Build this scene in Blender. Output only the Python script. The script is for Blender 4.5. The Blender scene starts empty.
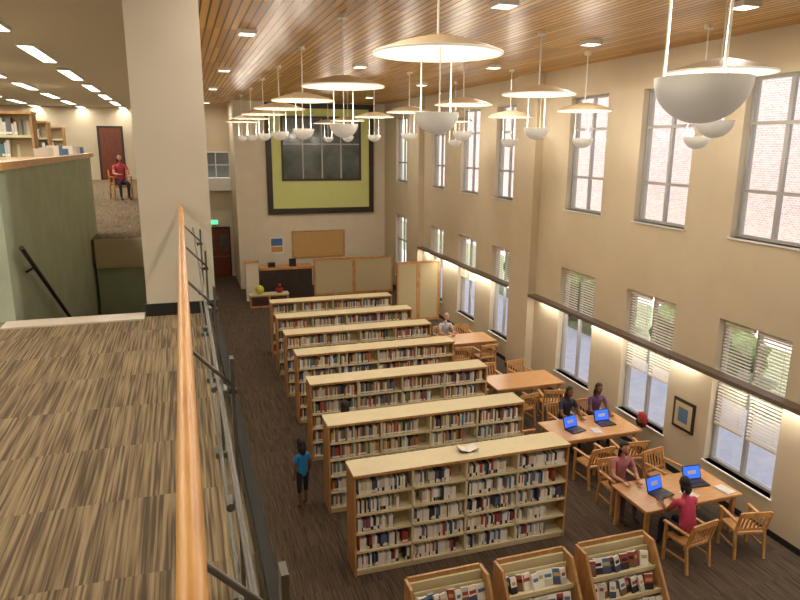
import bpy, math, random
from mathutils import Vector, Matrix
random.seed(7)
SC=bpy.context.scene

# ---------------------------------------------------------------- materials
def nm(name):
    m=bpy.data.materials.new(name); m.use_nodes=True
    nt=m.node_tree; b=nt.nodes['Principled BSDF']; return m,nt,b
def srgb(c):
    return tuple((x/255/12.92 if x/255<=.04045 else ((x/255+.055)/1.055)**2.4) for x in c)+(1,)
def pmat(name,col,rough=.6,metal=0,var=.08,scale=6,stretch=(1,1,1),emit=0,bump=0):
    m,nt,b=nm(name)
    tc=nt.nodes.new('ShaderNodeTexCoord'); mp=nt.nodes.new('ShaderNodeMapping')
    mp.inputs['Scale'].default_value=stretch
    nz=nt.nodes.new('ShaderNodeTexNoise'); nz.inputs['Scale'].default_value=scale; nz.inputs['Detail'].default_value=4
    nt.links.new(tc.outputs['Object'],mp.inputs[0]); nt.links.new(mp.outputs[0],nz.inputs['Vector'])
    cr=nt.nodes.new('ShaderNodeValToRGB')
    c=srgb(col)
    cr.color_ramp.elements[0].position=.3; cr.color_ramp.elements[1].position=.7
    cr.color_ramp.elements[0].color=tuple(x*(1-var) for x in c[:3])+(1,)
    cr.color_ramp.elements[1].color=tuple(min(1,x*(1+var)) for x in c[:3])+(1,)
    nt.links.new(nz.outputs['Fac'],cr.inputs[0]); nt.links.new(cr.outputs[0],b.inputs['Base Color'])
    b.inputs['Roughness'].default_value=rough; b.inputs['Metallic'].default_value=metal
    if bump:
        bp=nt.nodes.new('ShaderNodeBump'); bp.inputs['Strength'].default_value=bump
        nt.links.new(nz.outputs['Fac'],bp.inputs['Height']); nt.links.new(bp.outputs[0],b.inputs['Normal'])
    if emit:
        b.inputs['Emission Color'].default_value=c; b.inputs['Emission Strength'].default_value=emit
    return m
def emat(name,col,s):
    m,nt,b=nm(name); b.inputs['Base Color'].default_value=srgb(col)
    b.inputs['Emission Color'].default_value=srgb(col); b.inputs['Emission Strength'].default_value=s
    return m
def wood(name,c1,c2,stretch,scale=5,rough=.35):
    m=pmat(name,c1,rough,0,.0,scale,stretch)
    cr=[n for n in m.node_tree.nodes if n.type=='VALTORGB'][0]
    cr.color_ramp.elements[0].color=srgb(c1); cr.color_ramp.elements[1].color=srgb(c2)
    return m
def carpet(name,dark,mid,light,tile=.61,sc=(80,1.6,1)):
    # striated carpet tiles: long thin streaks along Y, each tile offset from its neighbour
    m,nt,b=nm(name); N=nt.nodes.new; Lk=nt.links.new
    tc=N('ShaderNodeTexCoord')
    dv=N('ShaderNodeVectorMath'); dv.operation='MULTIPLY'; dv.inputs[1].default_value=(1/tile,1/tile,0)
    Lk(tc.outputs['Object'],dv.inputs[0])
    fl=N('ShaderNodeVectorMath'); fl.operation='FLOOR'; Lk(dv.outputs[0],fl.inputs[0])
    wn=N('ShaderNodeTexWhiteNoise'); Lk(fl.outputs[0],wn.inputs['Vector'])
    sc_=N('ShaderNodeVectorMath'); sc_.operation='SCALE'; sc_.inputs[3].default_value=9; Lk(wn.outputs['Color'],sc_.inputs[0])
    ad=N('ShaderNodeVectorMath'); ad.operation='ADD'; Lk(tc.outputs['Object'],ad.inputs[0]); Lk(sc_.outputs[0],ad.inputs[1])
    mp=N('ShaderNodeMapping'); mp.inputs['Scale'].default_value=sc; Lk(ad.outputs[0],mp.inputs[0])
    nz=N('ShaderNodeTexNoise'); nz.inputs['Scale'].default_value=1; nz.inputs['Detail'].default_value=2; Lk(mp.outputs[0],nz.inputs['Vector'])
    cr=N('ShaderNodeValToRGB'); e=cr.color_ramp.elements
    e[0].position=.36; e[0].color=srgb(dark); e[1].position=.64; e[1].color=srgb(light)
    k=e.new(.48); k.color=srgb(mid)
    Lk(nz.outputs['Fac'],cr.inputs[0])
    mx=N('ShaderNodeMixRGB'); mx.blend_type='MULTIPLY'; mx.inputs[0].default_value=.10
    Lk(cr.outputs[0],mx.inputs[1]); Lk(wn.outputs['Value'],mx.inputs[2])
    Lk(mx.outputs[0],b.inputs['Base Color']); b.inputs['Roughness'].default_value=.95
    n2=N('ShaderNodeTexNoise'); n2.inputs['Scale'].default_value=300; Lk(tc.outputs['Object'],n2.inputs['Vector'])
    bp=N('ShaderNodeBump'); bp.inputs['Strength'].default_value=.25; Lk(n2.outputs['Fac'],bp.inputs['Height']); Lk(bp.outputs[0],b.inputs['Normal'])
    return m
def slat_ceiling():
    m,nt,b=nm('wood_slat_ceiling'); N=nt.nodes.new; Lk=nt.links.new
    tc=N('ShaderNodeTexCoord'); sp=N('ShaderNodeSeparateXYZ'); Lk(tc.outputs['Object'],sp.inputs[0])
    dv=N('ShaderNodeMath'); dv.operation='DIVIDE'; dv.inputs[1].default_value=.13; Lk(sp.outputs['X'],dv.inputs[0])
    fl=N('ShaderNodeMath'); fl.operation='FLOOR'; Lk(dv.outputs[0],fl.inputs[0])
    fr=N('ShaderNodeMath'); fr.operation='FRACT'; Lk(dv.outputs[0],fr.inputs[0])
    cm=N('ShaderNodeCombineXYZ'); Lk(fl.outputs[0],cm.inputs[0])
    d2=N('ShaderNodeMath'); d2.operation='DIVIDE'; d2.inputs[1].default_value=2.4; Lk(sp.outputs['Y'],d2.inputs[0])
    f2=N('ShaderNodeMath'); f2.operation='FLOOR'; Lk(d2.outputs[0],f2.inputs[0]); Lk(f2.outputs[0],cm.inputs[1])
    wn=N('ShaderNodeTexWhiteNoise'); Lk(cm.outputs[0],wn.inputs['Vector'])
    cr=N('ShaderNodeValToRGB'); cr.color_ramp.elements[0].color=srgb((176,122,40)); cr.color_ramp.elements[1].color=srgb((226,176,84))
    Lk(wn.outputs['Value'],cr.inputs[0])
    gt=N('ShaderNodeMath'); gt.operation='LESS_THAN'; gt.inputs[1].default_value=.22; Lk(fr.outputs[0],gt.inputs[0])
    mx=N('ShaderNodeMixRGB'); Lk(gt.outputs[0],mx.inputs[0]); Lk(cr.outputs[0],mx.inputs[1]); mx.inputs[2].default_value=srgb((66,40,14))
    Lk(mx.outputs[0],b.inputs['Base Color']); b.inputs['Roughness'].default_value=.34
    return m
def glass(name,tint=(1,1,1,1),g=.07):
    m,nt,b=nm(name); nt.nodes.remove(b); N=nt.nodes.new
    t=N('ShaderNodeBsdfTransparent'); t.inputs[0].default_value=tint
    gl=N('ShaderNodeBsdfGlossy'); gl.inputs['Roughness'].default_value=.03
    mx=N('ShaderNodeMixShader'); mx.inputs[0].default_value=g
    nt.links.new(t.outputs[0],mx.inputs[1]); nt.links.new(gl.outputs[0],mx.inputs[2])
    nt.links.new(mx.outputs[0],nt.nodes['Material Output'].inputs[0]); return m
def brick():
    m,nt,b=nm('exterior_brick'); N=nt.nodes.new
    tc=N('ShaderNodeTexCoord')
    br=N('ShaderNodeTexBrick'); br.inputs['Scale'].default_value=3.0
    br.inputs['Color1'].default_value=srgb((206,176,162)); br.inputs['Color2'].default_value=srgb((186,152,138)); br.inputs['Mortar'].default_value=srgb((224,212,202))
    sx=N('ShaderNodeSeparateXYZ'); cb=N('ShaderNodeCombineXYZ')
    nt.links.new(tc.outputs['Object'],sx.inputs[0]); nt.links.new(sx.outputs['Y'],cb.inputs[0]); nt.links.new(sx.outputs['Z'],cb.inputs[1])
    nt.links.new(cb.outputs[0],br.inputs['Vector']); nt.links.new(br.outputs[0],b.inputs['Base Color']); b.inputs['Roughness'].default_value=.9
    return m

WALL=pmat('beige_wall_paint',(202,187,160),.8,var=.03,scale=2)
WALL2=pmat('light_wall_paint',(218,207,184),.8,var=.03,scale=2)
COLP=pmat('column_paint',(206,195,176),.8,var=.03,scale=2)
WHITE=pmat('white_trim',(226,224,216),.5,var=.02)
FRAMEG=pmat('grey_window_frame',(170,167,162),.5,var=.02)
CEILW=pmat('white_ceiling_tile',(214,210,200),.9,var=.03,scale=20)
BLACK=pmat('black_rubber_base',(28,25,24),.6)
FASC=pmat('black_fascia_steel',(20,18,16),.8)
DARKM=pmat('dark_bronze_metal',(58,50,44),.45,.3)
LEDGE=pmat('grey_ledge_metal',(112,98,84),.5,.2)
STEEL=pmat('brushed_steel',(112,108,100),.45,.7,var=.1,scale=30)
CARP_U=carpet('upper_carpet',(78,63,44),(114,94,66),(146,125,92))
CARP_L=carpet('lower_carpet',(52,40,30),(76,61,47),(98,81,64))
TILE=pmat('stair_nosing_tile',(204,190,172),.6)
TEAL=pmat('teal_plaster',(172,182,160),.7,var=.10,scale=3)
WOODR=wood('maple_handrail',(190,132,64),(214,160,90),(8,1,8))
WOODF=wood('oak_furniture',(172,120,66),(204,154,94),(1,6,1))
WOODX=wood('oak_end_panel',(166,120,70),(198,152,98),(6,6,.6))
WOODB=wood('table_top_wood',(180,132,84),(204,158,108),(1,8,8),rough=.3)
DOORM=wood('mahogany_door',(96,42,22),(124,62,34),(6,6,.8))
CREAM=pmat('cream_shelf_metal',(220,206,166),.5,var=.03)
CREAMD=pmat('cream_shelf_back',(180,164,126),.6,var=.03)
CEILWOOD=slat_ceiling()
GLASS=glass('window_glass')
RGLASS=glass('rail_glass',(.95,.97,.96,1),.04)
BRICK=brick()
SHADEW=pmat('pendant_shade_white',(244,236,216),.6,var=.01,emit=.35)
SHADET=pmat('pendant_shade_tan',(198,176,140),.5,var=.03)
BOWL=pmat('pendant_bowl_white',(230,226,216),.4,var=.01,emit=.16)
LAMPE=emat('lamp_glow',(255,242,212),7)
TUBE=emat('fluorescent_tube',(255,246,226),9)
TROF=emat('troffer_lens',(255,248,232),4)
BLIND=pmat('blind_slat',(222,210,186),.6,var=.02)
GREENY=pmat('lime_panel',(204,208,132),.7,var=.02)
DKGL=pmat('dark_glass_painted_reflection',(92,98,94),.12,var=.45,scale=1.2)  # mottled lighter tone imitates reflected lights, painted into the glass colour
DKWD=pmat('dark_counter_wood',(62,42,30),.45,var=.15)
CORK=pmat('cork_board',(200,162,104),.9,var=.12,scale=60)
TACK=pmat('tack_panel',(190,174,138),.9,var=.05,scale=30)
PAPER=pmat('paper',(232,228,216),.8,var=.03)
BLUEP=pmat('poster_blue',(70,110,160),.6)
RED=pmat('red_cloth',(140,32,32),.7)
SCREEN=emat('laptop_screen',(40,90,220),1.3)
PLAST=pmat('black_plastic',(26,26,28),.4)
EXITG=emat('exit_green',(60,230,130),3)
GRASS=pmat('lawn',(150,160,122),.95,var=.25,scale=8)
CONC=pmat('concrete_path',(224,220,212),.9,var=.06,scale=4)
LEAF=pmat('foliage',(104,130,76),.9,var=.4,scale=10)
BK=[pmat('book_%d'%i,c,.6,var=.05) for i,c in enumerate([(238,234,224),(124,92,66),(70,78,110),(168,66,52),(84,116,150),(196,164,114),(98,128,94),(40,40,44),(202,197,186),(146,112,84),(218,206,176),(190,120,60)])]

# ---------------------------------------------------------------- mesh builder
class MB:
    def __init__(s): s.v=[];s.f=[];s.m=[];s.mats=[];s.T=Matrix.Identity(4);s.sm=[]
    def mi(s,mat):
        if mat not in s.mats: s.mats.append(mat)
        return s.mats.index(mat)
    def add(s,vs,fs,mat,smooth=False):
        o=len(s.v); s.v+= [tuple(s.T@Vector(v)) for v in vs]
        k=s.mi(mat)
        for f in fs: s.f.append(tuple(i+o for i in f)); s.m.append(k); s.sm.append(smooth)
    def box(s,x0,x1,y0,y1,z0,z1,mat):
        s.add([(x0,y0,z0),(x1,y0,z0),(x1,y1,z0),(x0,y1,z0),(x0,y0,z1),(x1,y0,z1),(x1,y1,z1),(x0,y1,z1)],
          [(0,3,2,1),(4,5,6,7),(0,1,5,4),(1,2,6,5),(2,3,7,6),(3,0,4,7)],mat)
    def bar(s,a,b,w,h,mat,up=(0,0,1)):
        a=Vector(a);b=Vector(b);d=(b-a).normalized();u=Vector(up)
        if abs(d.dot(u))>.95:u=Vector((0,1,0))
        r=d.cross(u).normalized()*w/2; u=r.cross(d).normalized()*h/2
        vs=[p+q for p in (a,b) for q in (-r-u,r-u,r+u,-r+u)]
        s.add(vs,[(0,1,2,3),(7,6,5,4),(0,4,5,1),(1,5,6,2),(2,6,7,3),(3,7,4,0)],mat)
    def cyl(s,a,b,r,mat,n=12,r2=None):
        a=Vector(a);b=Vector(b);d=(b-a).normalized();r2=r if r2 is None else r2
        u=Vector((0,0,1)) if abs(d.z)<.95 else Vector((1,0,0))
        x=d.cross(u).normalized();y=d.cross(x)
        vs=[]
        for p,q in((a,r),(b,r2)):
            for i in range(n):
                t=2*math.pi*i/n; vs.append(p+x*math.cos(t)*q+y*math.sin(t)*q)
        s.add(vs,[(i,(i+1)%n,(i+1)%n+n,i+n) for i in range(n)],mat,True)
        s.add(vs,[tuple(range(n))[::-1],tuple(range(n,2*n))],mat)
    def lathe(s,prof,c,mat,n=32):
        vs=[];c=Vector(c)
        for r,z in prof:
            for i in range(n):
                t=2*math.pi*i/n; vs.append(c+Vector((r*math.cos(t),r*math.sin(t),z)))
        fs=[(j*n+i,j*n+(i+1)%n,(j+1)*n+(i+1)%n,(j+1)*n+i) for j in range(len(prof)-1) for i in range(n)]
        s.add(vs,fs,mat,True)
    def ell(s,c,r,mat,n=14,m=9,rot=None,fn=None):
        vs=[];c=Vector(c)
        for j in range(m+1):
            ph=math.pi*j/m
            for i in range(n):
                t=2*math.pi*i/n
                p=Vector((math.sin(ph)*math.cos(t)*r[0],math.sin(ph)*math.sin(t)*r[1],math.cos(ph)*r[2]))
                if fn:p=fn(p)
                if rot is not None:p=rot@p
                vs.append(c+p)
        s.add(vs,[(j*n+i,(j+1)*n+i,(j+1)*n+(i+1)%n,j*n+(i+1)%n) for j in range(m) for i in range(n)],mat,True)
    def obj(s,name,bevel=0):
        me=bpy.data.meshes.new(name); me.from_pydata(s.v,[],s.f)
        for mt in s.mats: me.materials.append(mt)
        me.polygons.foreach_set('material_index',s.m); me.polygons.foreach_set('use_smooth',s.sm)
        me.update(); o=bpy.data.objects.new(name,me); SC.collection.objects.link(o)
        if bevel:
            b=o.modifiers.new('bev','BEVEL'); b.width=bevel; b.segments=2; b.limit_method='ANGLE'
        return o
def B(name,*a,bevel=0):
    m=MB(); m.box(*a); return m.obj(name,bevel)
LC=(1,.915,.79)
def light(name,typ,loc,power,col=LC,size=.2,rot=None,sy=None):
    l=bpy.data.lights.new(name,typ); l.energy=power; l.color=col
    if typ=='AREA':
        l.size=size
        if sy: l.shape='RECTANGLE'; l.size_y=sy
    elif typ!='SUN': l.shadow_soft_size=size
    o=bpy.data.objects.new(name,l); o.location=loc
    if rot:o.rotation_euler=rot
    SC.collection.objects.link(o); return o

# ---------------------------------------------------------------- shell
XR=9.2; ZU=4.88; ZC=8.36; YB=30.6; XE=.20
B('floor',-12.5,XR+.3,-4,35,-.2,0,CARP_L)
m=MB()
W=[(2.3,3.8),(5.0,6.5),(7.75,9.3),(10.45,12.0),(13.2,14.72),(17.42,18.8),(20.0,21.5),(22.95,24.3),(27.3,28.8)]
LZ=(.66,3.46); UZ=(4.95,7.66)
prev=-4
for a,b in W:
    m.box(XR,XR+.3,prev,a,0,ZC,WALL)
    m.box(XR,XR+.3,a,b,0,LZ[0],WALL); m.box(XR,XR+.3,a,b,LZ[1],UZ[0],WALL); m.box(XR,XR+.3,a,b,UZ[1],ZC,WALL)
    prev=b
m.box(XR,XR+.3,prev,35,0,ZC,WALL)
for a,b in ((16.0,17.15),(25.2,26.4)):
    m.box(XR-.22,XR,a,b,0,ZC,WALL)
m.obj('wall_right')
m=MB(); m.box(XR-.015,XR,-4,16.0,0,.12,BLACK); m.box(XR-.235,XR-.22,16,17.15,0,.12,BLACK); m.box(XR-.015,XR,17.15,YB,0,.12,BLACK); m.obj('baseboard_right')
B('wall_rear',-12.5,XR+.3,-4.2,-4,0,ZC,WALL)
B('wall_far_left',-12.7,-12.5,-4,35,0,ZC,WALL)
B('wall_back',2.3,XR,YB,YB+.2,0,ZC,WALL2)
B('wall_recess_side',2.3,2.5,YB+.2,34,0,ZC,WALL2)
m=MB()
m.box(.12,2.3,34,34.2,2.5,ZU,WALL2); m.box(.12,.85,34,34.2,0,2.5,WALL2); m.box(2.15,2.3,34,34.2,0,2.5,WALL2)
m.box(.12,2.3,34,34.2,6.15,ZC,WALL); m.box(.12,.3,34,34.2,ZU,6.15,WALL)
m.obj('wall_recess_back')
B('trim_1',.3,2.3,33.6,34,4.3,4.85,WHITE)
B('wall_left',-.05,.12,7.3,34,0,ZC,WALL)
B('wall_left_lower',-.05,.0,-4,7.3,0,ZU-.5,WALL)
B('ceiling',.26,XR,-4,34.2,ZC,ZC+.2,CEILWOOD)
m=MB(); m.box(-.45,.26,-4,34.2,ZC-.16,ZC+.2,WALL2); m.obj('ceiling_soffit')
B('ceiling_upper_left',-12.5,-.45,-4,35,8.1,8.3,CEILW)
B('roof',-12.7,XR+.5,-4.2,35.2,ZC+.2,ZC+.4,WHITE)
m=MB()
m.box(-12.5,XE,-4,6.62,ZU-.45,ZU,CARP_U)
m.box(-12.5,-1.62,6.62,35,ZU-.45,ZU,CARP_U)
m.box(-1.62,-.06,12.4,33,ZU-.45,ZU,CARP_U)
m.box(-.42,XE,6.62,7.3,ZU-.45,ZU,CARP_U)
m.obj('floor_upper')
B('trim_2',-1.62,-.42,6.48,6.74,ZU-.45,ZU+.014,TILE)
B('trim_3',-1.5,-.08,12.37,12.4,ZU-.5,ZU+.002,WALL)
B('wall_stair_far',-1.5,-.08,12.45,12.6,0,ZU-.46,TEAL)
B('trim_4',XE,XE+.045,-4,6.6,ZU-.5,ZU+.06,FASC)
B('trim_5',.125,XE+.045,7.3,30,ZU-.5,ZU+.05,FASC)
m=MB(); m.box(-1.72,-1.55,6.76,13.4,2.0,6.26,TEAL); m.box(-1.77,-1.50,6.76,13.45,6.26,6.33,WOODR); m.obj('wall_stair_parapet')
m=MB()
for i in range(14):
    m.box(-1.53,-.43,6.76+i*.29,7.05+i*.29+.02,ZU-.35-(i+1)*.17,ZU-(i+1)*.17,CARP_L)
m.obj('stairs')
m=MB(); m.cyl((-1.46,6.9,5.55),(-1.46,11.6,2.9),.022,DARKM)
for t in (.1,.5,.9):
    y=6.9+4.7*t; z=5.55-2.65*t; m.cyl((-1.46,y,z),(-1.545,y,z-.05),.012,DARKM)
m.obj('stair_handrail')
m=MB(); m.box(-.39,.245,6.62,7.22,0,ZC-.16,COLP); m.obj('column')
m=MB(); m.box(-.405,.26,6.605,7.235,ZU,ZU+.12,BLACK); m.obj('baseboard_column')

# ---------------------------------------------------------------- windows
def window(i,a,b,z0,z1,big):
    m=MB(); X0,X1=XR+.14,XR+.2; f=.055
    m.box(X0,X1,a,a+f,z0,z1,FRAMEG); m.box(X0,X1,b-f,b,z0,z1,FRAMEG)
    m.box(X0,X1,a+f,b-f,z0,z0+f,FRAMEG); m.box(X0,X1,a+f,b-f,z1-f,z1,FRAMEG)
    c=(a+b)/2; m.box(X0,X1,c-.04,c+.04,z0+f,z1-f,FRAMEG)
    for t in ((.30,.72) if big else (.60,)):
        zt=z0+(z1-z0)*t
        m.box(X0,X1,a+f,c-.04,zt-.03,zt+.03,FRAMEG); m.box(X0,X1,c+.04,b-f,zt-.03,zt+.03,FRAMEG)
    m.box(XR+.16,XR+.165,a+f,b-f,z0+f,z1-f,GLASS)
    m.box(XR-.03,XR+.14,a-.04,b+.04,z0-.03,z0,WHITE)
    m.obj('window_%d'%i)
def blind(a,b,z1,zb):
    m=MB()
    for (p,q) in ((a+.07,(a+b)/2-.05),((a+b)/2+.05,b-.07)):
        m.box(XR+.07,XR+.12,p,q,z1-.1,z1-.05,BLIND)
        z=z1-.13
        while z>zb:
            m.add([(XR+.068,p,z-.006),(XR+.068,q,z-.006),(XR+.118,q,z+.008),(XR+.118,p,z+.008)],[(0,1,2,3)],BLIND); z-=.062
        m.box(XR+.075,XR+.115,p,q,zb-.03,zb,BLIND)
        for u in (p+.12,q-.12): m.cyl((XR+.094,u,z1-.1),(XR+.094,u,zb),.003,BLIND,5)
    m.obj('window_blind')
n=1
drops=[2.2,2.0,1.45,1.75,2.45,2.3,2.0,2.4,2.4]
for (a,b),d in zip(W,drops):
    window(n,a,b,*UZ,True); n+=1
    window(n,a,b,*LZ,False); n+=1
    blind(a,b,LZ[1],d)
for a,b in ((-3.9,15.95),(17.2,25.15)):
    m=MB(); m.box(XR-.24,XR-.0,a,b,2.45,2.49,LEDGE); m.box(XR-.255,XR-.24,a,b,2.42,2.50,LEDGE)
    m.cyl((XR-.12,a+.2,2.42),(XR-.12,b-.2,2.42),.018,TUBE,8); m.obj('light_shelf')
    k=3 if b<20 else 2
    for i in range(k):
        L=(b-a)/k; light('shelf_tube_light','AREA',(XR-.12,a+L*(i+.5),2.39),36,(1,.95,.84),.1,(0,0,0),L*.9)

# exterior
B('ground_exterior',XR+.3,34,-20,60,-.3,-.1,CONC)
B('lawn',13.5,18.5,-20,60,-.1,-.06,GRASS)
B('brick_building',21,22,-20,60,-.1,13,BRICK)
def shrub(name,x,y,r):
    m=MB()
    m.cyl((x,y,-.06),(x,y,r*.6),.06,DKWD)
    for i in range(18):
        a=random.uniform(0,6.28);rr=random.uniform(0,r*.6)
        m.ell((x+rr*math.cos(a),y+rr*math.sin(a),random.uniform(.45,1.3)*r),(r*.38,)*3,LEAF,8,6,fn=lambda p:p*random.uniform(.8,1.2))
    m.obj(name)
for y in (8,10.6,13.2,16,19,22,26): shrub('shrub',13.9+random.random(),y+random.random(),1.2)

# ---------------------------------------------------------------- back wall features
m=MB(); Y1=YB
m.box(3.66,8.62,Y1-.14,Y1,3.40,8.3,DARKM)
m.box(3.90,8.38,Y1-.16,Y1-.14,3.66,8.08,GREENY)
m.box(4.32,8.0,Y1-.2,Y1-.16,4.9,7.75,DARKM)
m.box(4.42,7.9,Y1-.205,Y1-.2,5.0,7.65,DKGL)
for x in (5.28,6.16,7.04): m.box(x-.03,x+.03,Y1-.23,Y1-.205,5.0,7.65,FRAMEG)
m.box(4.42,7.9,Y1-.228,Y1-.206,6.5,6.56,FRAMEG)
m.obj('framed_stage_window')
m=MB(); m.box(4.76,7.14,YB-.04,YB,1.39,2.54,CORK)
for a in ((4.70,4.76,1.33,2.6),(7.14,7.2,1.33,2.6),(4.76,7.14,2.54,2.6),(4.76,7.14,1.33,1.39)): m.box(a[0],a[1],YB-.05,YB,a[2],a[3],WOODF)
m.obj('bulletin_board')
m=MB(); m.box(3.7,4.3,YB-.03,YB,1.58,2.34,PAPER); m.box(3.74,4.26,YB-.035,YB-.03,1.95,2.28,BLUEP); m.box(3.74,4.26,YB-.035,YB-.03,1.66,1.9,WOODR); m.obj('wall_poster')
m=MB()
m.box(.85,2.15,33.92,34.0,0,2.5,DARKM)
for a,b in ((.92,1.49),(1.51,2.08)):
    m.box(a,b,33.87,33.92,.02,2.4,DOORM); m.box(a+.12,b-.12,33.855,33.87,1.3,2.1,DKGL); m.box(a+.05,b-.05,33.82,33.85,1.0,1.06,STEEL)
m.obj('door_1')
m=MB(); m.box(1.15,1.6,33.86,34.0,2.62,2.88,PAPER)
for i,x in enumerate((1.19,1.29,1.39,1.49)): 
    m.box(x,x+.07,33.85,33.86,2.66,2.84,EXITG)
m.obj('exit_sign')
GWALL=pmat('grey_blue_wall',(150,160,166),.8,var=.15,scale=1)
m=MB(); m.box(.3,2.3,34.0,34.05,ZU,6.15,GLASS)
for x in (.3,.95,1.62,2.26): m.box(x,x+.04,33.96,34.06,ZU,6.15,WHITE)
m.box(.3,2.3,33.96,34.06,6.1,6.16,WHITE); m.box(.3,2.3,33.96,34.06,5.5,5.54,WHITE); m.obj('window_%d'%n); n+=1
B('wall_behind_gallery',.3,3.2,34.8,34.9,ZU,ZC,GWALL)

def panels(x0,n_,w,y,z1,name):
    m=MB()
    for i in range(n_):
        a=x0+i*w; b=a+w
        m.box(a,b,y-.03,y+.03,.1,z1-.05,TACK); m.box(a,b,y-.05,y+.05,z1-.08,z1,WOODF)
        m.box(a,a+.07,y-.05,y+.05,0,z1-.08,WOODF); m.box(b-.07,b,y-.05,y+.05,0,z1-.08,WOODF); m.box(a+.07,b-.07,y-.05,y+.05,.02,.12,WOODF)
    m.obj(name)
panels(5.25,2,1.8,28.2,1.66,'partition_screen')
panels(7.35,2,.85,22.9,2.3,'partition_screen')
m=MB(); m.box(2.32,2.85,28.0,28.35,0,1.65,WALL2); m.box(2.28,2.89,27.96,28.39,1.65,1.71,WOODF); m.obj('partition_post')
m=MB(); m.box(2.95,5.15,28.1,28.9,0,1.28,DKWD); m.box(2.92,5.2,28.04,28.95,1.28,1.36,WOODF)
for x in (3.0,3.72,4.44): m.box(x+.03,x+.68,28.08,28.1,.12,1.18,DARKM)
m.box(3.3,3.6,28.3,28.5,1.36,1.55,PLAST); m.box(4.2,4.5,28.3,28.35,1.36,1.7,PLAST)
m.obj('service_counter')
YEL=pmat('yellow_ball',(200,196,70),.5)
m=MB(); m.box(2.35,3.9,26.7,27.15,0,.5,WOODF); m.box(2.33,3.92,26.68,27.17,.5,.54,CREAM)
for x in (2.4,3.15): m.box(x,x+.68,26.69,26.7,.08,.45,DKWD)
m.obj('low_cabinet')
m=MB(); m.ell((2.75,26.9,.72),(.18,.18,.18),YEL); m.obj('play_ball')
m=MB(); m.ell((3.55,26.9,.66),(.17,.12,.12),RED); m.ell((3.55,26.85,.84),(.08,.08,.08),RED); m.ell((3.49,26.85,.92),(.03,.02,.03),RED); m.ell((3.61,26.85,.92),(.03,.02,.03),RED)
m.obj('stuffed_toy')

# ---------------------------------------------------------------- bookcases
def bookcase(x0,x1,yf,depth=.5,H=1.68,bays=4,dvd=False,z0=0,levels=5,name='bookcase'):
    m=MB(); m.T=Matrix.Translation((0,0,z0)); yb=yf+depth; t=.03
    m.box(x0,x0+t,yf,yb,0,H-.0,WOODX); m.box(x1-t,x1,yf,yb,0,H,WOODX)
    m.box(x0-.01,x1+.01,yf-.015,yb+.015,H,H+.035,CREAM)
    m.box(x0-.012,x1+.012,yf-.02,yf-.015,H-.005,H+.037,WOODX)
    m.box(x0+t,x1-t,yf+depth/2-.01,yf+depth/2+.01,.08,H,CREAMD)
    m.box(x0+t,x1-t,yf+.03,yb-.03,0,.09,CREAM)
    bw=(x1-x0-2*t)/bays
    for i in range(1,bays): m.box(x0+t+i*bw-.015,x0+t+i*bw+.015,yf,yb,.08,H,CREAM)
    hs=(H-.1)/levels; lv=[.09+i*hs for i in range(levels)]
    for z in lv:
        m.box(x0+t,x1-t,yf+.005,yb-.005,z,z+.022,CREAM); m.box(x0+t,x1-t,yf,yf+.006,z-.015,z+.022,CREAM)
    m.obj(name,0)
    k=MB(); k.T=m.T
    for side in (0,1):
        for z in lv:
            for i in range(bays):
                x=x0+t+i*bw+.03; end=x0+t+(i+1)*bw-.03-random.random()**2*.35
                while x<end:
                    w=random.uniform(.02,.045) if not dvd else random.choice((.02,.03,.045)); h=random.uniform(.17,hs-.06) if not dvd else random.uniform(.18,.21)
                    if dvd: mt=random.choice((BK[0],BK[0],BK[0],BK[0],BK[8],BK[8],BK[2],BK[7],BK[4],BK[10],BK[3]))
                    else: mt=random.choice(BK[1:] if random.random()<.75 else (BK[0],BK[10],BK[8]))
                    d=random.uniform(.13,.17)
                    if side==0:
                        y0=yf+.03
                        k.box(x,x+w*.93,y0,y0+d,z+.022,z+.022+h,mt)
                        if dvd and random.random()<.6: k.box(x+.002,x+w*.9,y0-.001,y0,z+.03,z+.09,random.choice((BK[0],BK[0],BK[7])))
                        elif random.random()<.8: k.box(x+.002,x+w*.9,y0-.001,y0,z+.035,z+.07,BK[0])
                    else:
                        y1=yb-.03; k.box(x,x+w*.93,y1-d,y1,z+.022,z+.022+h,mt)
                    x+=w
                    if dvd and random.random()<.05: x+=random.uniform(.03,.12)
    k.obj('library_books')
rows=[(2.15,5.82,8.72),(2.16,6.0,10.6),(2.24,6.22,12.72),(2.3,6.25,14.72),(2.3,6.3,16.5),(2.32,6.35,18.25),(2.4,6.3,20.15)]
for i,(a,b,y) in enumerate(rows): bookcase(a,b,y,dvd=(i==0))
m=MB()
for s in (-1,1):
    m.add([(4.1,8.9,1.735),(4.1,9.1,1.735),(4.1+s*.15,9.1,1.78),(4.1+s*.15,8.9,1.78)],[(0,1,2,3)],PAPER)
    m.add([(4.1,8.9,1.725),(4.1,9.1,1.725),(4.1+s*.16,9.1,1.77),(4.1+s*.16,8.9,1.77)],[(0,1,2,3)],DKWD)
m.box(4.02,4.18,8.92,9.08,1.717,1.727,DKWD)
m.obj('open_book')
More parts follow.
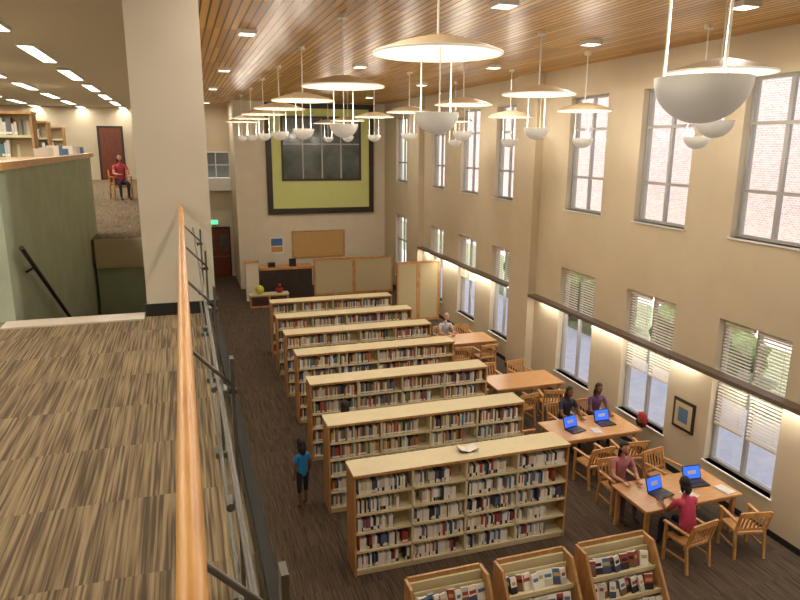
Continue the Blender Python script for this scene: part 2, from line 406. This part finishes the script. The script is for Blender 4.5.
def rack(x0,x1):
    m=MB(); y0,y1=5.25,6.3; H=1.66
    for a,b in ((x0,x0+.035),(x1-.035,x1)):
        vs=[(x,y,z) for x in (a,b) for (y,z) in ((y0,0),(y1,0),(y1,H),(y1-.22,H),(y0,.3))]
        m.add(vs,[(0,1,2,3,4),(9,8,7,6,5),(0,5,6,1),(1,6,7,2),(2,7,8,3),(3,8,9,4),(4,9,5,0)],WOODX)
    m.box(x0+.035,x1-.035,y1-.03,y1,0,H+.02,WOODX)
    m.box(x0+.035,x1-.035,y1-.06,y1-.03,0.2,H-.04,CREAM)
    m.box(x0+.035,x1-.035,y0+.03,y1-.06,.0,.14,CREAM)
    for i in range(6):
        z=.16+i*.235; y=y0+.03+i*.14
        m.box(x0+.035,x1-.035,y,y+.2,z-.02,z,CREAM); m.box(x0+.035,x1-.035,y,y+.012,z,z+.04,CREAM)
        m.box(x0+.035,x1-.035,y+.19,y+.2,z,z+.21,CREAM)
    m.obj('display_rack')
    k=MB()
    for i in range(6):
        z=.16+i*.235; y=y0+.03+i*.14; x=x0+.06
        while x<x1-.13:
            w=random.choice((.08,.10,.12))
            k.T=Matrix.Translation((x+w/2,y+.05+random.uniform(0,.05),z+.005))@Matrix.Rotation(random.uniform(-.35,.35),4,'Z')@Matrix.Rotation(-.35,4,'X')
            k.box(-w/2,w/2,0,.03,0,.185,random.choice((BK[7],BK[2],BK[0],BK[1],BK[8])))
            k.box(-w/2+.003,w/2-.003,.002,.028,.185,.192,BK[0]); k.box(-w/2,w/2,-.003,-.0,.08,.185,random.choice((BK[0],BK[0],BK[0],BK[8],BK[4],BK[3])))
            k.box(-w/2+.015,w/2-.015,-.005,-.003,.10,.14,random.choice((BK[4],BK[3],BK[5],BK[7])))
            k.T=Matrix.Identity(4)
            x+=w*.92
    k.obj('audiobook_cases')
rack(2.13,3.1); rack(3.26,4.22); rack(4.38,5.4)

# ---------------------------------------------------------------- tables and chairs
def table(x0,x1,y0,y1):
    m=MB(); m.box(x0,x1,y0,y1,.71,.75,WOODB)
    m.box(x0+.08,x1-.08,y0+.08,y0+.1,.62,.71,WOODF); m.box(x0+.08,x1-.08,y1-.1,y1-.08,.62,.71,WOODF)
    m.box(x0+.08,x0+.1,y0+.1,y1-.1,.62,.71,WOODF); m.box(x1-.1,x1-.08,y0+.1,y1-.1,.62,.71,WOODF)
    for x in (x0+.06,x1-.13):
        for y in (y0+.06,y1-.13): m.box(x,x+.07,y,y+.07,0,.71,WOODF)
    m.obj('reading_table',.008)
TABS=[(6.8,8.75,7.9,8.85),(6.9,8.8,10.6,11.6),(6.95,8.8,13.6,14.6),(6.95,8.8,17.4,18.4)]
for t in TABS: table(*t)
def chair(x,y,ang,z=0,MT=None):
    MT=MT or WOODF
    m=MB(); m.T=Matrix.Translation((x,y,z))@Matrix.Rotation(math.radians(ang),4,'Z')
    w=.25
    m.box(-w+.02,w-.02,-.2,.24,.42,.455,MT)
    for s in (-1,1):
        m.bar((s*w,.22,0),(s*w,.22,.66),.04,.04,WOODF)
        m.bar((s*w,-.25,0),(s*w,-.19,.45),.04,.04,WOODF,(1,0,0)); m.bar((s*w,-.19,.45),(s*w,-.30,.86),.04,.035,WOODF,(1,0,0))
        m.bar((s*w,-.24,.66),(s*w,.27,.67),.055,.025,WOODF); m.bar((s*w,-.22,.2),(s*w,.22,.2),.02,.03,WOODF)
    m.bar((-w,-.295,.82),(w,-.295,.82),.03,.09,MT); m.bar((-w,-.21,.52),(w,-.21,.52),.025,.04,MT)
    for i in range(6):
        u=-.18+i*.072; m.bar((u,-.212,.53),(u,-.29,.80),.028 if MT==WOODF else .075,.012,MT,(0,1,0))
    m.bar((-w,.22,.38),(w,.22,.38),.025,.05,WOODF)
    m.obj('library_armchair')
for c in [(7.3,7.5,8),(8.4,7.5,-12),(7.25,9.25,178),(8.3,9.3,190),
          (7.35,10.2,5),(8.2,10.25,-8),(7.75,11.95,180),(8.5,11.95,178),(6.5,11.2,-90),
          (7.35,13.15,10),(8.2,13.2,-15),(7.4,14.95,180),(8.3,14.95,185),(6.55,14.1,-85),
          (7.4,17.0,0),(8.2,17.0,5),(7.6,18.75,180),(6.5,17.9,-90),(8.3,18.75,180)]: chair(*c)
def laptop(x,y,ang):
    m=MB(); m.T=Matrix.Translation((x,y,.752))@Matrix.Rotation(math.radians(ang),4,'Z')
    m.box(-.18,.18,-.13,.12,0,.022,PLAST); m.box(-.15,.15,-.02,.1,.022,.026,DARKM); m.box(-.05,.05,-.11,-.04,.022,.025,DARKM)
    a=Matrix.Translation((0,.12,.022))@Matrix.Rotation(math.radians(-18),4,'X'); m.T=m.T@a
    m.box(-.18,.18,0,.014,0,.24,PLAST); m.box(-.165,.165,-.002,0,.015,.225,SCREEN); m.box(-.08,.08,-.004,-.002,.09,.15,BK[8])
    m.obj('laptop')
laptop(7.4,8.3,12); laptop(8.25,8.42,-5); laptop(7.45,11.0,12); laptop(8.25,11.1,0)
for (x,y,a) in ((7.85,8.15,20),(7.85,10.85,-15),(8.55,8.1,8)):
    m=MB(); m.T=Matrix.Translation((x,y,.752))@Matrix.Rotation(math.radians(a),4,'Z'); m.box(-.1,.1,-.14,.14,0,.012,PAPER); m.box(-.1,-.095,-.14,.14,.012,.014,BLUEP); m.box(-.08,.09,-.12,.12,.012,.02,BK[8]); m.obj('notebook')
# ---------------------------------------------------------------- people
SK=pmat('skin_light',(196,142,112),.55,var=.03); SKD=pmat('skin_brown',(120,78,54),.55,var=.03)
HAIRD=pmat('hair_dark',(30,22,20),.6,var=.2,scale=40); HAIRG=pmat('hair_grey',(190,180,168),.6,var=.1,scale=40)
TURQ=pmat('bright_blue_cloth',(36,132,196),.8); MAG=pmat('magenta_cloth',(186,60,92),.8); NAVY=pmat('navy_cloth',(36,38,56),.85)
PINK=pmat('pink_cloth',(186,70,84),.8); ROSE=pmat('rose_cloth',(176,112,116),.8); GREYC=pmat('grey_cloth',(186,188,196),.8); PURP=pmat('purple_cloth',(90,60,90),.8); SHOE=pmat('shoe_dark',(40,34,32),.7)
EYEW=pmat('eye_white',(235,232,226),.3); LIP=pmat('lips',(160,70,66),.5)
def person(name,loc,ang,pose,shirt,pants,skin,hair,hairlen=0,S=1.0,reach=.42,lean=.05,headpitch=-15,shorts=False,HS=1.0):
    if pose=='sit':
        P=dict(pel=(0,-.06,.56),wai=(0,-.05+lean*.3,.73),che=(0,-.03+lean,.93),nec=(0,lean,1.10),hd=(0,lean+.02,1.17))
        hip=lambda s:(s*.10,-.02,.54); kn=lambda s:(s*.12,.40,.53); an=lambda s:(s*.12,.42,.09); to=lambda s:(s*.13,.58,.04)
        sh=lambda s:(s*.17,lean-.01,1.04); el=lambda s:(s*.22,.14+lean,.80); wr=lambda s:(s*.13,reach,.80)
    else:
        P=dict(pel=(0,0,.93),wai=(0,0,1.08),che=(0,.0,1.28),nec=(0,0,1.45),hd=(0,.01,1.52))
        hip=lambda s:(s*.09,0,.88); kn=lambda s:(s*.10,.03 if s>0 else .0,.48); an=lambda s:(s*.10,(.05 if s>0 else -.07),.09); to=lambda s:(s*.11,(.19 if s>0 else .07),.035)
        sh=lambda s:(s*.16,0,1.39); el=lambda s:(s*.20,-.03,1.12); wr=lambda s:(s*.20,.04,.88)
    vs=[];rad=[];ed=[];lab=[]
    def v(p,r): vs.append(p); rad.append(r); return len(vs)-1
    def e(a,b,l): ed.append((a,b)); lab.append(l)
    a=v(P['pel'],(.15,.11)); b=v(P['wai'],(.125,.095)); c=v(P['che'],(.15,.105)); d=v(P['nec'],(.05,.05)); h=v(P['hd'],(.05,.05))
    e(a,b,'shirt');e(b,c,'shirt');e(c,d,'shirt');e(d,h,'skin')
    for s in(-1,1):
        i=v(hip(s),(.085,.085));j=v(kn(s),(.058,.058));k=v(an(s),(.036,.036));l=v(to(s),(.034,.028))
        e(a,i,'pants');e(i,j,'pants');e(j,k,'skin' if shorts else 'pants');e(k,l,'shoe')
        i=v(sh(s),(.058,.058)); j=v(el(s),(.038,.038)); k=v(wr(s),(.024,.024))
        mid=tuple((x+y)/2 for x,y in zip(sh(s),el(s))); q=v(mid,(.047,.047))
        e(c,i,'shirt');e(i,q,'shirt');e(q,j,'skin');e(j,k,'skin')
    me=bpy.data.meshes.new('tmp'); me.from_pydata(vs,ed,[]); ob=bpy.data.objects.new('tmp',me); SC.collection.objects.link(ob)
    sm=ob.modifiers.new('s','SKIN'); sm.use_smooth_shade=True
    for i,r in enumerate(rad):
        sv=me.skin_vertices[0].data[i]; sv.radius=r; sv.use_root=(i==0)
    ss=ob.modifiers.new('u','SUBSURF'); ss.levels=2
    dg=bpy.context.evaluated_depsgraph_get(); ev=ob.evaluated_get(dg); em=ev.to_mesh()
    m=MB(); base=Matrix.Translation(loc)@Matrix.Rotation(math.radians(ang),4,'Z')@Matrix.Scale(S,4); m.T=base
    MT=dict(shirt=shirt,pants=pants,skin=skin,shoe=SHOE)
    V=[tuple(x.co) for x in em.vertices]; groups={}
    segs=[(Vector(vs[x]),Vector(vs[y]),l,(rad[x][0]+rad[y][0])/2) for (x,y),l in zip(ed,lab)]
    for p in em.polygons:
        cc=p.center; best=None
        for A,Bv,l,r in segs:
            dd=Bv-A; t=max(0,min(1,(cc-A).dot(dd)/dd.dot(dd))); D=(cc-(A+dd*t)).length-r*.8
            if best is None or D<best[0]: best=(D,l)
        groups.setdefault(best[1],[]).append(tuple(p.vertices))
    off=len(m.v); m.v+=[tuple(base@Vector(x)) for x in V]
    for l,fs in groups.items():
        k=m.mi(MT[l])
        for f in fs: m.f.append(tuple(i+off for i in f)); m.m.append(k); m.sm.append(True)
    ev.to_mesh_clear(); bpy.data.objects.remove(ob); bpy.data.meshes.remove(me)
    hb=Vector(P['hd']); m.T=base@Matrix.Translation(hb+Vector((0,.01,.02)))@Matrix.Rotation(math.radians(headpitch),4,'X')@Matrix.Scale(HS,4)
    def jaw(p):
        if p.z<0: p.x*=1-.28*(-p.z/.115); p.y=p.y*(1-.1*(-p.z/.115))+.008*(-p.z/.115)
        return p
    C=Vector((0,.01,.105)); m.ell(C,(.074,.092,.115),skin,18,12,fn=jaw)
    m.ell((0,.105,.09),(.011,.018,.022),skin,8,6)
    for s in(-1,1):
        m.ell((s*.03,.086,.115),(.013,.011,.009),EYEW,8,6); m.ell((s*.03,.095,.115),(.006,.005,.006),HAIRD,6,5)
        m.ell((s*.075,.005,.10),(.010,.02,.03),skin,8,6); m.bar((s*.018,.099,.135),(s*.045,.09,.137),.006,.006,hair)
    m.ell((0,.09,.052),(.022,.009,.007),LIP,8,5)
    def hf(p):
        if p.y>.03 and p.z<.055: p.y=.03+(p.y-.03)*.1
        return p
    m.ell((0,-.006,.125),(.084,.098,.108),hair,18,12,fn=hf)
    if hairlen:
        m.ell((0,-.06,.06-hairlen/2),(.07,.035,.07+hairlen/2),hair,12,8)
        for s in(-1,1): m.ell((s*.07,-.015,.06-hairlen/3),(.02,.04,.06+hairlen/3),hair,10,7)
    for s in(-1,1):
        w=Vector(wr(s)); dr=(w-Vector(el(s))).normalized()
        if pose=='sit': dr=Vector((dr.x*.3,1,-.15)).normalized()
        side=Vector((1,0,0)) if pose=='sit' else Vector((0,1,0)); nrm=dr.cross(side).normalized(); side=nrm.cross(dr).normalized()
        m.T=base@Matrix.Translation(w)@Matrix(((side.x,dr.x,nrm.x),(side.y,dr.y,nrm.y),(side.z,dr.z,nrm.z))).to_4x4()
        m.ell((0,.045,0),(.040,.055,.016),skin,10,7)
        for q,(fx,ln) in enumerate(((-.029,.062),(-.010,.074),(.010,.070),(.028,.054))):
            m.cyl((fx,.08,0),(fx*1.15,.08+ln*.5,-.006),.0085,skin,7,.008); m.cyl((fx*1.15,.08+ln*.5,-.006),(fx*1.2,.08+ln*.9,-.028),.008,skin,7,.006)
        ts=-s if pose=='sit' else 1
        m.cyl((ts*.03,.025,0),(ts*.055,.06,-.008),.011,skin,7,.009); m.cyl((ts*.055,.06,-.008),(ts*.055,.09,-.015),.009,skin,7,.007)
    return m.obj(name)
person('girl',(1.75,11.0,0),20,'stand',TURQ,NAVY,SKD,HAIRD,.12,.75,shorts=True,HS=1.22)
person('seated_reader',(7.3,7.58,0),-2,'sit',MAG,NAVY,SKD,HAIRD,.05,1.0)
person('seated_reader',(7.2,9.17,0),172,'sit',ROSE,PURP,SK,HAIRD,.16,1.0)
person('seated_reader',(8.5,11.87,0),178,'sit',PURP,NAVY,SKD,HAIRD,.14,1.0)
person('seated_reader',(7.75,11.87,0),182,'sit',NAVY,NAVY,SKD,HAIRD,.10,1.0)
person('seated_reader',(7.6,18.67,0),178,'sit',GREYC,NAVY,SK,HAIRG,.0,1.0)
person('browsing_visitor',(2.7,11.6,0),0,'stand',NAVY,NAVY,SKD,HAIRD,.05,.98)
m=MB(); m.ell((9.02,10.9,.83),(.09,.14,.18),RED,14,10,fn=lambda p:Vector((p.x,p.y,max(p.z,-.17)))); m.cyl((8.98,10.82,.98),(8.98,10.98,.98),.012,RED); m.ell((8.94,10.9,.78),(.04,.1,.08),PLAST,10,7); m.obj('backpack')
m=MB(); m.box(XR-.03,XR,9.62,10.2,1.0,1.62,DARKM); m.box(XR-.034,XR-.03,9.68,10.14,1.06,1.56,TACK); m.box(XR-.036,XR-.034,9.78,10.04,1.16,1.46,BK[4]); m.obj('framed_picture')

# ---------------------------------------------------------------- pendants
def pendant(x,y,zd=7.36,r=.62):
    m=MB(); zr=zd-.55
    prof=[(.03,.15),(.12,.145),(.3,.105),(.48,.05),(r,0)]
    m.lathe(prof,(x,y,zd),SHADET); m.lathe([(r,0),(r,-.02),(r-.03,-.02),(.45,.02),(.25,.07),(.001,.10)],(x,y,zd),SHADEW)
    m.cyl((x,y,zd+.13),(x,y,ZC-.02),.012,WHITE); m.cyl((x,y,ZC-.06),(x,y,ZC),.07,WHITE)
    R=.215; pr=[(R*math.sin(t),-R*.95*math.cos(t)) for t in [i*math.pi/2/9 for i in range(10)]]
    pr[0]=(.001,-R*.95)
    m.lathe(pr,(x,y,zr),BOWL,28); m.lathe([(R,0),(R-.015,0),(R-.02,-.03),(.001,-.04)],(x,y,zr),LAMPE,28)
    for k in range(3):
        t=k*2.094+.3; m.cyl((x+.17*math.cos(t),y+.17*math.sin(t),zr),(x+.17*math.cos(t),y+.17*math.sin(t),zd+.09),.007,WHITE,8)
    m.obj('pendant_lamp')
    light('pendant_bulb','POINT',(x,y,zr+.12),26,LC,.08)
for y in (2.6,6.2,10.1,13.6,16.9,20.2,23.7,27.2): pendant(2.31 if y<3 else 2.39,y)
for y in (6.6,10.4,13.6,17.2,20.6,24.1,27.5): pendant(6.1 if y<7 else 5.85,y)
for y in (9.0,12.3,15.6,19.2): pendant(8.0,y,7.22,.55)
for (x,y) in [(1.2,12),(1.2,18),(1.2,24),(4.2,5),(4.2,8.5),(4.2,12),(4.2,16),(4.2,20),(4.2,25),(7.2,7.5),(7.2,11),(7.2,15),(7.2,20),(7.2,26),(1.3,32),(4.2,1),(7.2,3),(1.2,6),(1.2,2)]:
    m=MB(); m.box(x-.15,x+.15,y-.15,y+.15,ZC-.07,ZC,WHITE); m.box(x-.12,x+.12,y-.12,y+.12,ZC-.075,ZC-.07,TROF); m.obj('ceiling_downlight')
    light('downlight_lamp','AREA',(x,y,ZC-.09),44,LC,.24)
for x in (-2.3,-4.0,-5.8,-8):
    y=-4.8+2
    while y<33:
        m=MB(); m.box(x-.14,x+.14,y,y+2.4,8.05,8.1,WHITE); m.box(x-.11,x+.11,y+.04,y+2.36,8.04,8.05,TROF); m.obj('ceiling_troffer')
        light('troffer_lamp','AREA',(x,y+1.2,8.03),38,(1,.94,.83),.2,None,2.3); y+=3.9

# ---------------------------------------------------------------- railing
m=MB(); ZR=5.92
m.cyl((-.022,-3.5,ZR),(-.022,6.58,ZR),.021,WOODR,16)
m.obj('wood_handrail')
m=MB()
for y in [-2.6,-1.4,-.2,1.0,2.2,3.4,4.6,5.8]:
    m.box(.115,.128,y-.02,y+.02,ZU,ZR-.12,STEEL); m.cyl((.12,y,ZR-.22),(-.015,y,ZR-.075),.007,STEEL,8); m.cyl((-.015,y,ZR-.075),(-.022,y,ZR-.024),.007,STEEL,8)
    for z in (ZR-.24,ZR-.66): m.cyl((.09,y-.035,z),(.09,y+.035,z),.016,STEEL,10); m.cyl((.085,y,z),(.135,y,z),.011,STEEL,8)
    m.box(.08,.15,y-.05,y+.05,ZU,ZU+.03,STEEL)
m.cyl((.075,-3.5,ZR-.2),(.075,6.58,ZR-.2),.008,STEEL); m.cyl((.10,-3.5,ZU+.12),(.10,6.58,ZU+.12),.01,STEEL)
m.box(.135,.143,-3.5,6.58,ZU+.02,ZR-.16,RGLASS)
m.obj('glass_guardrail')

# ---------------------------------------------------------------- upper-left furniture
for a in [(-3.9,-2.1,11.6,2),(-6.2,-4.1,11.6,2)]: bookcase(a[0],a[1],a[2],.35,2.05,a[3],z0=ZU,levels=6)
bookcase(-4.6,-2.7,16.5,.4,2.05,2,z0=ZU,levels=6)
bookcase(-7.6,-5.0,16.5,.4,2.05,3,z0=ZU,levels=6)
bookcase(-5.6,-3.2,22,.4,2.05,3,z0=ZU,levels=6)
B('wall_upper_back',-12.5,-.05,33.6,33.8,ZU,8.1,WALL)
m=MB(); m.box(-3.4,-2.5,33.55,33.57,ZU,ZU+2.3,DOORM); m.box(-3.5,-2.4,33.57,33.6,ZU,ZU+2.4,DARKM); m.obj('door_2')
chair(-1.72,21.5,200,ZU,RED)
person('seated_reader',(-1.72,21.42,ZU),200,'sit',PINK,NAVY,SK,HAIRD,.05,.95)
m=MB(); m.box(-3.6,-2.6,20.0,20.8,ZU+.7,ZU+.75,WOODB)
for x in(-3.55,-2.7):
    for y in (20.05,20.7): m.box(x,x+.05,y,y+.05,ZU,ZU+.7,WOODF)
m.obj('reading_table')
k=MB()
for i in range(9):
    y=9.3+i*.42+random.random()*.1; k.T=Matrix.Translation((-1.64,y,6.332))@Matrix.Rotation(random.uniform(-.3,.3),4,'Z')
    k.box(-.08,.08,-.005,.0,0,.09+random.random()*.05,random.choice((PAPER,PAPER,BK[8],BK[4])))
    k.box(-.05,.05,0,.06,0,.01,PAPER)
k.obj('leaflet_display')

# ---------------------------------------------------------------- world, sun, camera
w=bpy.data.worlds.new('World'); SC.world=w; w.use_nodes=True; nt=w.node_tree; bg=nt.nodes['Background']
sk=nt.nodes.new('ShaderNodeTexSky'); sk.sky_type='NISHITA'; sk.sun_disc=False; sk.sun_elevation=math.radians(62); sk.sun_rotation=math.radians(-90)
nt.links.new(sk.outputs[0],bg.inputs[0]); bg.inputs[1].default_value=.5
s=light('sun','SUN',(0,0,20),6,(1,.96,.9)); s.rotation_euler=(0,math.radians(-30),math.radians(8)); s.data.angle=.01
for z0,z1 in (LZ,UZ):
    l=light('window_portal','AREA',(XR+.36,12.5,(z0+z1)/2),1,(1,1,1),z1-z0,(0,math.radians(90),0),33); l.data.cycles.is_portal=True
cd=bpy.data.cameras.new('camera'); cam=bpy.data.objects.new('camera',cd); SC.collection.objects.link(cam); SC.camera=cam
cd.sensor_width=36; cd.lens=661/800*36; cd.clip_start=.05; cd.clip_end=300
pi,ya,ro=math.radians(13.17),math.radians(18.11),math.radians(-.35)
fwd=Vector((math.sin(ya)*math.cos(pi),math.cos(ya)*math.cos(pi),-math.sin(pi))); right=Vector((math.cos(ya),-math.sin(ya),0)); down=fwd.cross(right)
r2=math.cos(ro)*right+math.sin(ro)*down; d2=-math.sin(ro)*right+math.cos(ro)*down
cam.matrix_world=Matrix(((r2.x,-d2.x,-fwd.x,0),(r2.y,-d2.y,-fwd.y,0),(r2.z,-d2.z,-fwd.z,6.5),(0,0,0,1)))
SC.view_settings.view_transform='Standard'; SC.view_settings.look='None'; SC.view_settings.exposure=0.0
